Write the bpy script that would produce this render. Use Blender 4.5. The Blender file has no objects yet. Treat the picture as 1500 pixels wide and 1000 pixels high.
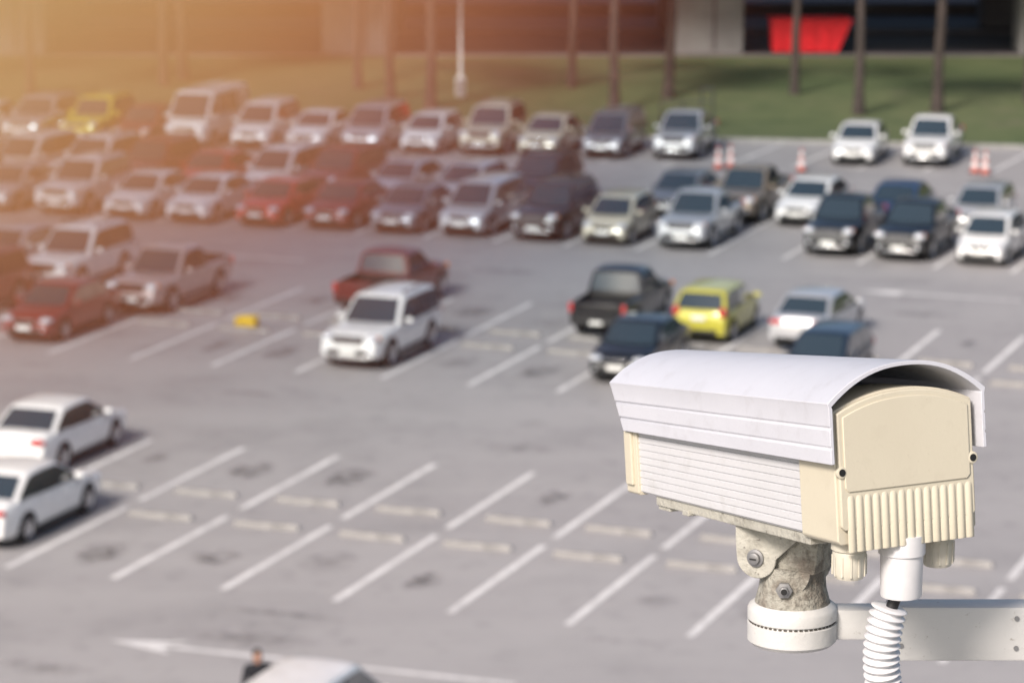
import bpy, bmesh, math, random
from mathutils import Vector, Matrix
random.seed(7)
R = math.radians
scene = bpy.context.scene
COL = scene.collection

# ------------------------------------------------------------------ tuning
SUN_AZ = -150.0      # degrees clockwise from +Y
SUN_EL = 37.0
SUN_STR = 5.0
SKY_STR = 0.135

# ------------------------------------------------------------------ materials
def new_mat(name):
    m = bpy.data.materials.new(name); m.use_nodes = True
    nt = m.node_tree; b = nt.nodes['Principled BSDF']
    return m, nt, b

def pmat(name, col, rough=0.5, metal=0.0, coat=0.0, spec=0.5, noise=0.0, nscale=20, bump=0.0, col2=None):
    m, nt, b = new_mat(name)
    b.inputs['Base Color'].default_value = (*col, 1)
    b.inputs['Roughness'].default_value = rough
    b.inputs['Metallic'].default_value = metal
    b.inputs['Coat Weight'].default_value = coat
    b.inputs['Coat Roughness'].default_value = 0.06
    b.inputs['Specular IOR Level'].default_value = spec
    if noise > 0 or col2:
        tc = nt.nodes.new('ShaderNodeTexCoord')
        n = nt.nodes.new('ShaderNodeTexNoise'); n.inputs['Scale'].default_value = nscale
        n.inputs['Detail'].default_value = 3; n.inputs['Roughness'].default_value = 0.65
        nt.links.new(tc.outputs['Object'], n.inputs['Vector'])
        r = nt.nodes.new('ShaderNodeValToRGB')
        r.color_ramp.elements[0].position = 0.35; r.color_ramp.elements[1].position = 0.65
        c2 = col2 if col2 else tuple(c*(1-noise) for c in col)
        r.color_ramp.elements[0].color = (*c2, 1); r.color_ramp.elements[1].color = (*col, 1)
        nt.links.new(n.outputs['Fac'], r.inputs['Fac'])
        nt.links.new(r.outputs['Color'], b.inputs['Base Color'])
        if bump > 0:
            bp = nt.nodes.new('ShaderNodeBump'); bp.inputs['Strength'].default_value = bump
            bp.inputs['Distance'].default_value = 0.01
            nt.links.new(n.outputs['Fac'], bp.inputs['Height'])
            nt.links.new(bp.outputs['Normal'], b.inputs['Normal'])
    return m

def layered_mat(name, layers, rough=0.8, bump=0.3, coord='Object', det=4):
    """layers: base color then list of (scale, lo, hi, color, strength)"""
    m, nt, b = new_mat(name)
    b.inputs['Roughness'].default_value = rough
    tc = nt.nodes.new('ShaderNodeTexCoord')
    prev = None; last = None
    for i, ly in enumerate(layers):
        if i == 0:
            rgb = nt.nodes.new('ShaderNodeRGB'); rgb.outputs[0].default_value = (*ly, 1); prev = rgb.outputs[0]; continue
        sc, lo, hi, c, st = ly[:5]
        mp = nt.nodes.new('ShaderNodeMapping'); mp.inputs['Location'].default_value = (i*13.1, i*7.7, i*3.3)
        if len(ly) > 5: mp.inputs['Scale'].default_value = ly[5]
        if len(ly) > 6: mp.inputs['Rotation'].default_value = (0,0,ly[6])
        nt.links.new(tc.outputs[coord], mp.inputs['Vector'])
        n = nt.nodes.new('ShaderNodeTexNoise'); n.inputs['Scale'].default_value = sc
        n.inputs['Detail'].default_value = det; n.inputs['Roughness'].default_value = 0.62
        nt.links.new(mp.outputs['Vector'], n.inputs['Vector'])
        mr = nt.nodes.new('ShaderNodeMapRange'); mr.inputs['From Min'].default_value = lo; mr.inputs['From Max'].default_value = hi
        mr.inputs['To Max'].default_value = st
        nt.links.new(n.outputs['Fac'], mr.inputs['Value'])
        mx = nt.nodes.new('ShaderNodeMixRGB'); mx.inputs['Color2'].default_value = (*c, 1)
        nt.links.new(mr.outputs['Result'], mx.inputs['Fac']); nt.links.new(prev, mx.inputs['Color1'])
        prev = mx.outputs['Color']; last = n
    nt.links.new(prev, b.inputs['Base Color'])
    if bump and last:
        bp = nt.nodes.new('ShaderNodeBump'); bp.inputs['Strength'].default_value = bump; bp.inputs['Distance'].default_value = 0.01
        nt.links.new(last.outputs['Fac'], bp.inputs['Height']); nt.links.new(bp.outputs['Normal'], b.inputs['Normal'])
    return m

M_asph = layered_mat('asphalt', [(0.34,0.325,0.325), (0.06,0.4,0.62,(0.385,0.37,0.368),0.8), (0.35,0.5,0.72,(0.23,0.222,0.222),0.6),
        (1.6,0.56,0.7,(0.16,0.155,0.156),0.45), (0.25,0.5,0.7,(0.43,0.415,0.408),0.5,(0.12,1,1),R(-20)), (60,0.35,0.7,(0.23,0.222,0.22),0.5)], 0.62, 0.4)
M_asph2 = layered_mat('shade_dark_asphalt', [(0.065,0.055,0.060), (0.1,0.4,0.6,(0.09,0.078,0.083),0.8), (8,0.4,0.7,(0.04,0.037,0.04),0.5)], 0.85, 0.3)  # shade under the flyover is put into this road colour
M_paint = layered_mat('road_paint', [(0.76,0.75,0.74), (0.9,0.42,0.72,(0.46,0.45,0.45),0.75), (5,0.42,0.68,(0.43,0.42,0.42),0.65)], 0.7, 0.1)
M_grass = layered_mat('grass', [(0.09,0.12,0.043), (0.08,0.4,0.6,(0.13,0.145,0.062),0.8), (0.6,0.45,0.7,(0.055,0.085,0.028),0.8),
        (0.25,0.55,0.7,(0.17,0.14,0.095),0.6), (14,0.4,0.7,(0.04,0.06,0.02),0.6)], 0.9, 1.0)
M_conc = layered_mat('concrete', [(0.33,0.325,0.31), (0.5,0.4,0.65,(0.24,0.235,0.225),0.8), (6,0.5,0.7,(0.2,0.19,0.185),0.5)], 0.85, 0.3)
M_dconc = layered_mat('shade_dark_concrete', [(0.14,0.12,0.125), (0.5,0.4,0.65,(0.09,0.078,0.083),0.8), (6,0.5,0.7,(0.07,0.065,0.067),0.5)], 0.85, 0.3)  # concrete coloured darker to stand in for shade below the deck
M_stop = layered_mat('wheel_stop_concrete', [(0.33,0.32,0.31), (2,0.4,0.65,(0.19,0.185,0.18),0.9)], 0.85, 0.3)
M_bark = layered_mat('bark', [(0.07,0.053,0.047), (4,0.4,0.65,(0.035,0.028,0.024),0.9,(1,1,0.3))], 0.9, 0.8)
M_leaf = pmat('leaves', (0.07,0.11,0.03), 0.6, noise=0.6, nscale=1.2)
M_black = pmat('black_plastic', (0.012,0.012,0.013), 0.5)
M_tyre = pmat('tyre', (0.018,0.018,0.018), 0.85)
M_rim = pmat('rim', (0.55,0.55,0.57), 0.3, metal=0.9)
M_glass = pmat('car_glass', (0.026,0.04,0.05), 0.05, spec=1.0, coat=1.0)
M_lamp = pmat('headlamp', (0.75,0.77,0.8), 0.12, metal=0.3, coat=1.0)
M_red = pmat('tail_lamp', (0.45,0.012,0.012), 0.2, coat=1.0)
M_amber = pmat('amber_lamp', (0.8,0.25,0.02), 0.2, coat=1.0)
M_plate = pmat('plate', (0.75,0.75,0.72), 0.5)
M_chrome = pmat('chrome', (0.7,0.7,0.72), 0.15, metal=1.0)
M_steel = pmat('steel', (0.4,0.4,0.41), 0.45, metal=0.7, noise=0.3, nscale=8)
M_wstripe = pmat('white_plastic', (0.75,0.75,0.74), 0.5)
M_orange = pmat('faded_red_plastic', (0.50,0.14,0.11), 0.6)

PAINTS = {
 'white': ((0.80,0.80,0.79),0.0), 'silver': ((0.54,0.55,0.57),0.4), 'grey': ((0.22,0.23,0.25),0.4),
 'black': ((0.006,0.006,0.008),0.0), 'navy': ((0.012,0.022,0.04),0.0), 'maroon': ((0.17,0.012,0.014),0.0),
 'red': ((0.50,0.02,0.018),0.0), 'beige': ((0.60,0.56,0.44),0.15), 'lime': ((0.54,0.50,0.07),0.1),
 'yellow': ((0.85,0.72,0.04),0.05), 'charcoal': ((0.010,0.012,0.015),0.0), 'blue': ((0.03,0.06,0.14),0.2),
 'brown': ((0.28,0.22,0.16),0.3), 'pink': ((0.45,0.37,0.36),0.3), 'dgrey': ((0.030,0.026,0.026),0.0), 'dred': ((.11,.009,.010),.0)}
_pc = {}
def paint(c):
    if c not in _pc:
        col, me = PAINTS[c]
        _pc[c] = pmat('car_paint_'+c, col, 0.28, metal=me, coat=(.6 if max(col)<.2 else 1.0), noise=0.12, nscale=2.5)
    return _pc[c]

# ------------------------------------------------------------------ mesh helpers
def mesh_obj(name, verts, faces, mats, parent=None, fm=None, smooth=None, loc=None):
    me = bpy.data.meshes.new(name); me.from_pydata([tuple(v) for v in verts], [], faces); 
    if not isinstance(mats, (list, tuple)): mats = [mats]
    for m in mats: me.materials.append(m)
    if fm:
        for p, i in zip(me.polygons, fm): p.material_index = i
    bm = bmesh.new(); bm.from_mesh(me); bmesh.ops.recalc_face_normals(bm, faces=bm.faces); bm.to_mesh(me); bm.free()
    if smooth is not None:
        me.polygons.foreach_set('use_smooth', [True]*len(me.polygons)); me.set_sharp_from_angle(angle=R(smooth))
    o = bpy.data.objects.new(name, me); COL.objects.link(o)
    if loc: o.location = loc
    if parent: o.parent = parent
    return o

class MB:
    """accumulating mesh builder"""
    def __init__(s): s.v=[]; s.f=[]; s.m=[]
    def add(s, vs, fs, mi=0):
        n=len(s.v); s.v += [Vector(v) for v in vs]; s.f += [tuple(i+n for i in f) for f in fs]; s.m += [mi]*len(fs)
    def box(s, c, d, mi=0, M=None, ch=0.0):
        x,y,z=[k/2 for k in d]
        if ch<=0:
            vs=[(a*x,b*y,e*z) for a in(-1,1) for b in(-1,1) for e in(-1,1)]
            fs=[(0,1,3,2),(4,6,7,5),(0,4,5,1),(2,3,7,6),(0,2,6,4),(1,5,7,3)]
        else:
            bm=bmesh.new(); bmesh.ops.create_cube(bm,size=1)
            for v in bm.verts: v.co=Vector((v.co.x*2*x,v.co.y*2*y,v.co.z*2*z))
            bmesh.ops.bevel(bm,geom=bm.edges[:],offset=ch,segments=2,affect='EDGES',profile=0.5)
            bm.verts.index_update(); vs=[v.co.copy() for v in bm.verts]; fs=[tuple(v.index for v in f.verts) for f in bm.faces]; bm.free()
        C=Vector(c)
        vs=[(M@Vector(v) if M else Vector(v))+C for v in vs]
        s.add(vs,fs,mi)
    def lathe(s, prof, c, axis='z', seg=20, mi=0, M=None, mis=None):
        """prof list (r,h)"""
        vs=[];fs=[];ms=[]
        for r,h in prof:
            for k in range(seg):
                a=2*math.pi*k/seg; p=(r*math.cos(a), r*math.sin(a), h)
                if axis=='y': p=(p[0],p[2],p[1])
                if axis=='x': p=(p[2],p[0],p[1])
                vs.append(p)
        for i in range(len(prof)-1):
            for k in range(seg):
                fs.append((i*seg+k, i*seg+(k+1)%seg, (i+1)*seg+(k+1)%seg, (i+1)*seg+k)); ms.append(mis[i] if mis else mi)
        fs.append(tuple(range(seg))); ms.append(mis[0] if mis else mi)
        fs.append(tuple((len(prof)-1)*seg+k for k in range(seg))); ms.append(mis[-1] if mis else mi)
        C=Vector(c); n=len(s.v)
        s.v += [(M@Vector(v) if M else Vector(v))+C for v in vs]; s.f += [tuple(i+n for i in f) for f in fs]; s.m += ms
    def ell(s, c, d, mi=0, seg=12, M=None):
        prof=[(max(1e-4,math.cos(a)), math.sin(a)) for a in [R(-90+180*i/8) for i in range(9)]]
        D=Matrix.Diagonal(Vector(d)); 
        s.lathe(prof,c,'z',seg,mi,(M@D) if M else D)
    def tube(s, p0, p1, r0, r1=None, seg=8, mi=0):
        p0=Vector(p0);p1=Vector(p1); r1=r0 if r1 is None else r1
        d=p1-p0; q=d.to_track_quat('Z','Y').to_matrix()
        s.lathe([(r0,0),(r1,d.length)],p0,'z',seg,mi,q)
    def obj(s, name, mats, parent=None, smooth=None, loc=None):
        return mesh_obj(name, s.v, s.f, mats, parent, s.m, smooth, loc)

# ------------------------------------------------------------------ lot frame
AL = R(20.16); ca, sa = math.cos(AL), math.sin(AL)
def P(u, v, z=0.0): return Vector((u*ca+v*sa, -u*sa+v*ca, z))
KS = 0.165
def kerb_v(u): return 128.8 + KS*(u+38.3)

# ------------------------------------------------------------------ cars
MATS = [None, M_glass, M_black, M_tyre, M_rim, M_lamp, M_red, M_plate, M_chrome, M_amber]
def interp(pts, x):
    if x<=pts[0][0]: return pts[0][1]
    for (a,b),(c,d) in zip(pts,pts[1:]):
        if x<=c: 
            t=(x-a)/(c-a) if c>a else 0
            return b+(d-b)*t
    return pts[-1][1]

SPEC = {
 'sedan': dict(L=4.5,W=1.76,H=1.45,clr=0.2,top=[(-2.25,.6),(-2.22,.78),(-2.12,.93),(-1.9,.985),(-1.3,.99),(0.9,.93),(1.15,.90),(1.6,.85),(1.95,.76),(2.15,.66),(2.25,.5)],
     rb=-1.72,rh=-0.95,fh=0.22,cw=1.08,belt=.91,wx=(-1.32,1.38),wr=.32,win=[(-1.5,-.72),(-.66,.12),(.17,.94)]),
 'hatch': dict(L=3.85,W=1.70,H=1.5,clr=0.19,top=[(-1.92,.6),(-1.90,.85),(-1.82,.98),(0.8,.96),(1.05,.93),(1.4,.86),(1.7,.76),(1.86,.64),(1.92,.5)],
     rb=-1.84,rh=-1.42,fh=0.3,cw=1.12,belt=.93,wx=(-1.18,1.22),wr=.3,win=[(-1.55,-.68),(-.62,.14),(.19,.98)]),
 'suv': dict(L=4.75,W=1.86,H=1.78,clr=0.30,top=[(-2.37,.7),(-2.35,.95),(-2.29,1.10),(0.6,1.09),(0.9,1.09),(1.7,1.05),(2.1,.99),(2.28,.88),(2.35,.72),(2.37,.6)],
     rb=-2.28,rh=-2.0,fh=0.08,cw=.80,belt=1.06,wx=(-1.4,1.45),wr=.39,win=[(-2.12,-1.32),(-1.24,-.55),(-.48,.64)]),
 'mpv': dict(L=4.6,W=1.78,H=1.72,clr=0.2,top=[(-2.3,.65),(-2.28,.92),(-2.22,1.03),(1.1,1.0),(1.4,.96),(1.85,.88),(2.1,.78),(2.24,.65),(2.3,.5)],
     rb=-2.24,rh=-1.95,fh=0.5,cw=1.40,belt=.98,wx=(-1.4,1.4),wr=.33,win=[(-2.08,-1.2),(-1.12,-.2),(-.13,1.15)]),
 'pickup': dict(L=5.15,W=1.84,H=1.76,clr=0.32,top=[(-2.57,.85),(-2.56,1.05),(-2.5,1.09),(-.8,1.08),(0.9,1.09),(1.25,1.08),(1.95,1.04),(2.32,.98),(2.5,.86),(2.57,.62)],
     rb=-.82,rh=-.62,fh=0.32,cw=1.04,belt=1.06,wx=(-1.5,1.6),wr=.39,win=[(-.68,-.02),(.06,.88)]),
 'minibus': dict(L=5.2,W=1.9,H=2.22,clr=0.22,top=[(-2.6,.8),(-2.59,1.1),(-2.55,1.2),(1.9,1.18),(2.25,1.12),(2.5,.95),(2.58,.75),(2.6,.5)],
     rb=-2.56,rh=-2.46,fh=1.35,cw=2.18,belt=1.16,wx=(-1.5,1.65),wr=.33,win=[(-2.35,-1.3),(-1.2,-.1),(0,.95),(1.05,1.95)]),
}
def build_car_mesh(kind):
    s=SPEC[kind]; L,W,H=s['L'],s['W'],s['H']; hw=W/2; clr=s['clr']; belt=s['belt']
    xs=set([p[0] for p in s['top']])
    n=34
    for i in range(n+1): xs.add(round(-L/2+L*i/n,4))
    xs=sorted(xs)
    def wat(x):
        t=min(1,abs(x)/(L/2)); return hw*(1-(.18 if x>0 else .11)*t**4.5)
    b=MB(); rows=[]
    for x in xs:
        w=wat(x); t=min(1,abs(x)/(L/2)); zt=interp(s['top'],x); zb=clr+.10*t**10
        hgt=zt-zb
        half=[(0,zb),(w*.88,zb),(w*.965,zb+hgt*.12),(w*.995,zb+hgt*.35),(w,zb+hgt*.6),(w*.985,zb+hgt*.8),(w*.95,zb+hgt*.93),(w*.86,zt),(w*.5,zt+.018),(0,zt+.026)]
        ring=[(x,y,z) for y,z in half]+[(x,-y,z) for y,z in half[-2:0:-1]]
        rows.append(ring)
    m=len(rows[0]); vs=[p for r in rows for p in r]; fs=[]
    for i in range(len(rows)-1):
        for k in range(m): fs.append((i*m+k,i*m+(k+1)%m,(i+1)*m+(k+1)%m,(i+1)*m+k))
    fs.append(tuple(range(m))); fs.append(tuple((len(rows)-1)*m+k for k in range(m)))
    dummy=[M_plate]+MATS[1:]
    body=mesh_obj('tmp',vs,fs,dummy)
    # cutters
    c=MB()
    for wx in s['wx']:
        for sd in (-1,1):
            c.lathe([(s['wr']+.06,-.16),(s['wr']+.06,.3)],(wx,sd*(hw-.1),s['wr']),'y',28,2,Matrix.Diagonal((1,sd,1)) )
    cut=c.obj('cut',dummy)
    md=body.modifiers.new('b','BOOLEAN'); md.object=cut; md.operation='DIFFERENCE'; md.solver='EXACT'
    cut2=None
    if kind=='pickup':
        c2=MB(); c2.box((-1.68,0,1.1),(1.62,hw*2-.26,.75),2); cut2=c2.obj('cut2',dummy)
        md=body.modifiers.new('b2','BOOLEAN'); md.object=cut2; md.operation='DIFFERENCE'; md.solver='EXACT'
    dg=bpy.context.evaluated_depsgraph_get(); ev=body.evaluated_get(dg); em=ev.to_mesh()
    b.v=[v.co.copy() for v in em.vertices]; b.f=[tuple(p.vertices) for p in em.polygons]; b.m=[p.material_index for p in em.polygons]
    ev.to_mesh_clear()
    for o in (body,cut,cut2):
        if o: bpy.data.objects.remove(o)
    # greenhouse
    wb=hw*.93; wt=hw*(.76 if kind!='minibus' else .84); rb,rh,fh,cw=s['rb'],s['rh'],s['fh'],s['cw']
    F=[(rb,0),(rh-.06,.88),(rh,.94),(rh+.2,.975),((rh+fh)/2,1.0),(fh-.15,.985),(fh,.955),(fh+.06,.91),(cw,0)]
    HB=H-belt
    bowp=[(rb,-.10),(rh,-.05),((rh+fh)/2,0),(fh,.07),(cw,.2)]
    gx=sorted(set([p[0] for p in F]+[rh+(fh-rh)*k/6 for k in range(1,6)]+[fh+.06+(cw-fh-.06)*k/4 for k in range(1,4)]))
    rows=[]
    def bow(x,y): return interp(bowp,x)*(1-(y/wb)**2)
    for x in gx:
        f=interp(F,x); wtop=wb-(wb-wt)*f; zr=belt+f*HB
        half=[(wb,belt-.05),(wb,belt),(wb-(wb-wt)*f*.84,belt+f*HB*.84),(wtop-.035*f,belt+f*HB*.945),(wtop-.12,zr-.02*f),(wtop*.5,zr),(0,zr+.006)]
        ring=[(x+bow(x,y),y,z) for y,z in half]+[(x+bow(x,y),-y,z) for y,z in half[-2::-1]]
        rows.append(ring)
    m=len(rows[0]); vs=[p for r in rows for p in r]; fs=[]
    for i in range(len(rows)-1):
        for k in range(m-1): fs.append((i*m+k,i*m+(k+1),(i+1)*m+(k+1),(i+1)*m+k))
    b.add(vs,fs,0)
    # windscreens
    def screen(xa,xb,sgn,f0,f1):
        N,Mm=6,10; vs=[];fs=[]
        for i in range(N+1):
            t=f0+(f1-f0)*i/N; x=xa+(xb-xa)*t; f=interp(F,x)
            wtop=(wb-(wb-wt)*f)-.10
            for k in range(Mm+1):
                y=wtop*(-1+2*k/Mm)
                vs.append((x+bow(x,y)+sgn*.018,y,belt+f*HB+.012-.02*f*(abs(y)/wtop)**2))
        for i in range(N):
            for k in range(Mm): a=i*(Mm+1)+k; fs.append((a,a+1,a+Mm+2,a+Mm+1))
        b.add(vs,fs,1)
    screen(cw,fh+.06,1,.06,.95)
    if kind=='pickup': screen(rb,rh-.06,-1,.15,.95)
    elif kind=='sedan': screen(rb,rh-.06,-1,.08,.93)
    else: screen(rb,rh-.06,-1,.12,.92)
    # side windows and black pillars between them
    def sidepanel(x0,x1,off,mi,top=.83,bot=.035):
        N=10
        for sd in (-1,1):
            vs=[];fs=[]
            for i in range(N+1):
                x=x0+(x1-x0)*i/N; f=interp(F,x); zt=belt+f*HB*top; z0=belt+bot
                zt=max(zt-.01,z0+.005)
                for z in (z0,zt):
                    yy=wb-(wb-wt)*(z-belt)/HB
                    vs.append((x+bow(x,yy),sd*(yy+off),z))
            for i in range(N): fs.append((2*i,2*i+1,2*i+3,2*i+2))
            b.add(vs,fs,mi)
    for x0,x1 in s['win']: sidepanel(x0,x1,.009,1)
    if kind!='minibus': sidepanel(s['win'][0][0]-.03,s['win'][-1][1]+.02,.005,2,.845,.02)
    for sd in (-1,1):
        b.box(((s['win'][0][0]+s['win'][-1][1])/2,sd*(wb+.004),belt+.012),(s['win'][-1][1]-s['win'][0][0],.02,.022),2)
    # door seams + handles
    sx=[w[0]-.03 for w in s['win'] if w[0]>-1.35]+[s['win'][-1][1]+.02]
    for x in sx:
        for sd in (-1,1): 
            b.box((x,sd*(wat(x)*.985-.008),(clr+belt)/2+.08),(.012,.03,belt-clr-.3),2)
    for w in s['win']:
        if w[0]<-1.3 and kind!='minibus': continue
        for sd in (-1,1): b.box((w[0]+.13,sd*(hw*.98+.01),belt-.12),(.16,.04,.03),8 if kind in('suv','pickup') else 0,ch=.008)
    for sd in (-1,1): b.box(((s['wx'][0]+s['wx'][1])/2,sd*(hw*.95),clr+.03),(s['wx'][1]-s['wx'][0]-.9,.1,.09),2,ch=.02)
    if kind in ('suv','pickup'):
        for sd in (-1,1): b.box(((s['wx'][0]+s['wx'][1])/2,sd*(hw*.99),clr-.03),(s['wx'][1]-s['wx'][0]-1.0,.14,.035),8,ch=.01)
    b.box((0,0,clr-.01),(L*.8,W*.75,.1),2)
    # wheels
    wr=s['wr']
    for wx in s['wx']:
        for sd in (-1,1):
            y=sd*(hw-.115); Mx=Matrix.Diagonal((1,sd,1))
            b.lathe([(wr*.6,-.1),(wr-.03,-.1),(wr,-.07),(wr,.07),(wr-.03,.1),(wr*.68,.105),(wr*.64,.07),(wr*.6,.04)],(wx,y,wr),'y',24,3,Mx,mis=[3,3,3,3,3,4,4,2])
            b.lathe([(.06,.03),(.06,.09),(.03,.095)],(wx,y,wr),'y',12,4,Mx)
            for k in range(5):
                a=2*math.pi*k/5+.3; rr=wr*.36
                Mr=Mx@Matrix.Rotation(a,3,'Y')
                b.box(Vector((wx,y,wr))+Mr@Vector((rr,.075,0)),(wr*.56,.03,.07),4,Mr)
    # front
    fx=L/2
    def bx(c,d,mi,ch=.015): b.box(c,d,mi,ch=ch)
    if kind in('suv','pickup'):
        bx((fx-.03,0,.86),(.12,.86,.2),2); 
        for k in range(3): bx((fx+.03,0,.80+.06*k),(.03,.84,.018),8,0)
        bx((fx-.02,0,.52),(.12,1.2,.15),2)
        bx((fx-.0,0,.38),(.1,1.2,.07),8)
        for sd in(-1,1):
            b.ell((fx-.16,sd*(hw*.70),.88),(.2,.2,.115),5); b.ell((fx-.24,sd*(hw*.82),.89),(.14,.1,.09),9)
            b.ell((fx-.03,sd*(hw*.66),.52),(.07,.1,.07),5)
    elif kind=='minibus':
        bx((fx-.03,0,.78),(.1,.9,.14),2); bx((fx-.0,0,.45),(.08,1.1,.14),2)
        for sd in(-1,1): b.ell((fx-.12,sd*(hw*.74),.80),(.16,.2,.15),5)
    else:
        z=.66 if kind!='mpv' else .7
        bx((fx-.05,0,z-.02),(.14,.70,.13),2); bx((fx+.01,0,z+.04),(.05,.66,.02),8,.005)
        bx((fx-.03,0,.38),(.12,1.1,.16),2)
        for sd in(-1,1):
            b.ell((fx-.22,sd*(hw*.68),z+.02),(.24,.2,.09),5)
            b.ell((fx-.07,sd*(hw*.66),.4),(.08,.09,.06),5)
    bx((fx+.035,0,.5 if kind in('suv','pickup') else .48),(.03,.46,.13),7,.003)
    # rear
    rx=-L/2
    if kind=='sedan':
        for sd in(-1,1): b.ell((rx+.1,sd*(hw*.68),.80),(.15,.22,.09),6)
        bx((rx-.01,0,.72),(.03,.4,.13),7,.003); bx((rx+.02,0,.33),(.1,1.2,.12),2)
    elif kind in('hatch','mpv'):
        for sd in(-1,1): b.ell((rx+.12,sd*(hw*.80),.90),(.14,.13,.16),6)
        bx((rx-.01,0,.75),(.03,.4,.13),7,.003); bx((rx+.02,0,.36),(.1,1.1,.14),2)
    elif kind=='suv':
        for sd in(-1,1): b.ell((rx+.08,sd*(hw*.82),1.02),(.1,.1,.2),6)
        bx((rx-.01,0,.85),(.03,.4,.13),7,.003); bx((rx+.0,0,.45),(.14,1.5,.2),2)
    elif kind=='pickup':
        for sd in(-1,1): bx((rx+.03,sd*(hw*.86),.92),(.1,.12,.28),6,.02)
        bx((rx-.005,0,.92),(.03,1.3,.26),0); bx((rx-.01,0,1.0),(.04,.22,.05),2)
        bx((rx-.05,0,.52),(.14,1.5,.14),2,.03); bx((rx-.13,0,.53),(.02,.38,.11),7,.003)
    else:
        for sd in(-1,1): bx((rx+.03,sd*(hw*.88),.95),(.08,.13,.4),6,.02)
        bx((rx-.01,0,.8),(.03,.42,.13),7,.003); bx((rx,0,.4),(.12,1.6,.14),2)
    # mirrors
    for sd in(-1,1):
        b.ell((cw-.32,sd*(hw+.09),belt+.09),(.07,.12,.075),0); b.box((cw-.30,sd*(hw),belt+.04),(.05,.12,.03),2)
    if kind=='suv':
        for sd in(-1,1): b.tube((rh+.15,sd*(wt-.1),H+.05),(fh-.2,sd*(wt-.1),H+.05),.025,mi=2)
        for sd in(-1,1):
            for x in (rh+.2,(rh+fh)/2,fh-.25): b.box((x,sd*(wt-.1),H+.01),(.06,.04,.08),2)
    b.tube((cw+.1,.1,belt+.05),(cw-.25,-.35,belt+.05+.3*HB),.008,mi=2)
    b.tube((cw+.08,-.45,belt+.04),(cw-.22,-.7,belt+.05+.28*HB),.008,mi=2)
    me=bpy.data.meshes.new('car_'+kind); me.from_pydata([tuple(v) for v in b.v],[],b.f)
    for mt in dummy: me.materials.append(mt)
    me.polygons.foreach_set('material_index',b.m)
    bm=bmesh.new(); bm.from_mesh(me); bmesh.ops.recalc_face_normals(bm,faces=bm.faces); bm.to_mesh(me); bm.free()
    me.polygons.foreach_set('use_smooth',[True]*len(me.polygons)); me.set_sharp_from_angle(angle=R(38))
    return me
CM={k:build_car_mesh(k) for k in SPEC}
NAMES={'sedan':'parked_sedan','hatch':'parked_hatchback','suv':'parked_suv','pickup':'parked_pickup_truck','minibus':'parked_minibus','mpv':'parked_minivan'}
def car(kind,color,u,v,face=-1,dr=0.0,sc=1.0,name=None):
    o=bpy.data.objects.new(name or NAMES[kind],CM[kind]); COL.objects.link(o)
    o.material_slots[0].link='OBJECT'; o.material_slots[0].material=paint(color)
    o.location=P(u,v,0.012)
    o.rotation_euler=(0,0,R(69.84+(180 if face<0 else 0)+dr+random.uniform(-1.8,1.8)))
    o.scale=(sc,sc*random.uniform(.985,1.015),sc*random.uniform(.98,1.02))
    return o
# block 3 front sub-row
r3=[(-19.35,'hatch','white'),(-21.75,'hatch','white'),(-24.3,'pickup','black'),(-26.8,'pickup','charcoal'),(-31.85,'pickup','silver'),(-34.3,'hatch','beige'),
    (-36.85,'suv','dgrey'),
    (-39.35,'mpv','silver'),(-41.85,'sedan','grey'),(-44.35,'sedan','maroon'),(-46.85,'sedan','red'),(-49.35,'sedan','white'),(-51.85,'sedan','white'),
    (-54.5,'suv','white'),(-57,'sedan','silver'),(-59.5,'suv','white'),(-62,'sedan','grey')]
for u,k,c in r3:
    v=102.6+.035*(u+26.8)+SPEC[k]['L']/2
    car(k,c,u+random.uniform(-.12,.12),v+random.uniform(-.2,.2))
r3b=[(-18.5,'sedan','grey'),(-23.4,'hatch','silver'),(-26.3,'sedan','blue'),(-29.25,'sedan','white'),(-31.6,'pickup','brown'),(-34.2,'sedan','grey'),
     (-39.35,'suv','dgrey'),(-41.85,'hatch','silver'),(-44.35,'sedan','silver'),(-46.85,'suv','maroon'),(-49.35,'mpv','white'),(-51.85,'sedan','red'),(-54.35,'suv','maroon'),
     (-56.85,'suv','white'),(-59.35,'mpv','white'),(-61.85,'sedan','white')]
for u,k,c in r3b:
    v=108.4+.035*(u+26.8)+SPEC[k]['L']/2
    car(k,c,u+random.uniform(-.12,.12),v+random.uniform(-.25,.25))
far=[(-28.8,'pickup','white'),(-31.5,'sedan','white'),(-38.5,'pickup','silver'),(-41.2,'mpv','grey'),(-43.7,'sedan','beige'),(-46.1,'suv','beige'),(-48.4,'hatch','white'),
     (-50.8,'mpv','silver'),(-53.1,'sedan','white'),(-55.4,'mpv','white'),(-58.0,'minibus','white'),(-60.3,'sedan','maroon'),(-62.5,'suv','yellow'),(-64.8,'suv','silver'),
     (-67.2,'sedan','white'),(-69.6,'suv','white'),(-72,'sedan','silver')]
for u,k,c in far:
    v=123.4+KS*(u+31.5)+SPEC[k]['L']/2+random.uniform(-.15,.15)
    if k=='minibus': v+=.2
    car(k,c,u,v,dr=5.0)
# block 2
car('suv','white',-34.3,82.95,dr=-2)
car('pickup','dred',-36.9,90.2,face=1)
car('sedan','maroon',-44.35,83.1)
car('pickup','pink',-43.4,88.3)
car('suv','white',-47.5,90.2)
car('sedan','silver',-50.4,91.4); car('suv','maroon',-48.3,84.8); car('suv','maroon',-51.5,86)
car('pickup','black',-29.4,89.5,face=1)
car('sedan','charcoal',-26.95,83.5)
car('hatch','lime',-26.5,89.3,face=1)
car('sedan','silver',-23.6,89.6,face=1)
car('hatch','navy',-21.7,83.4)
# block 1
car('sedan','white',-36.95,68.9,face=1)
car('sedan','white',-34.5,62.6,face=1,sc=1.04)
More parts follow.
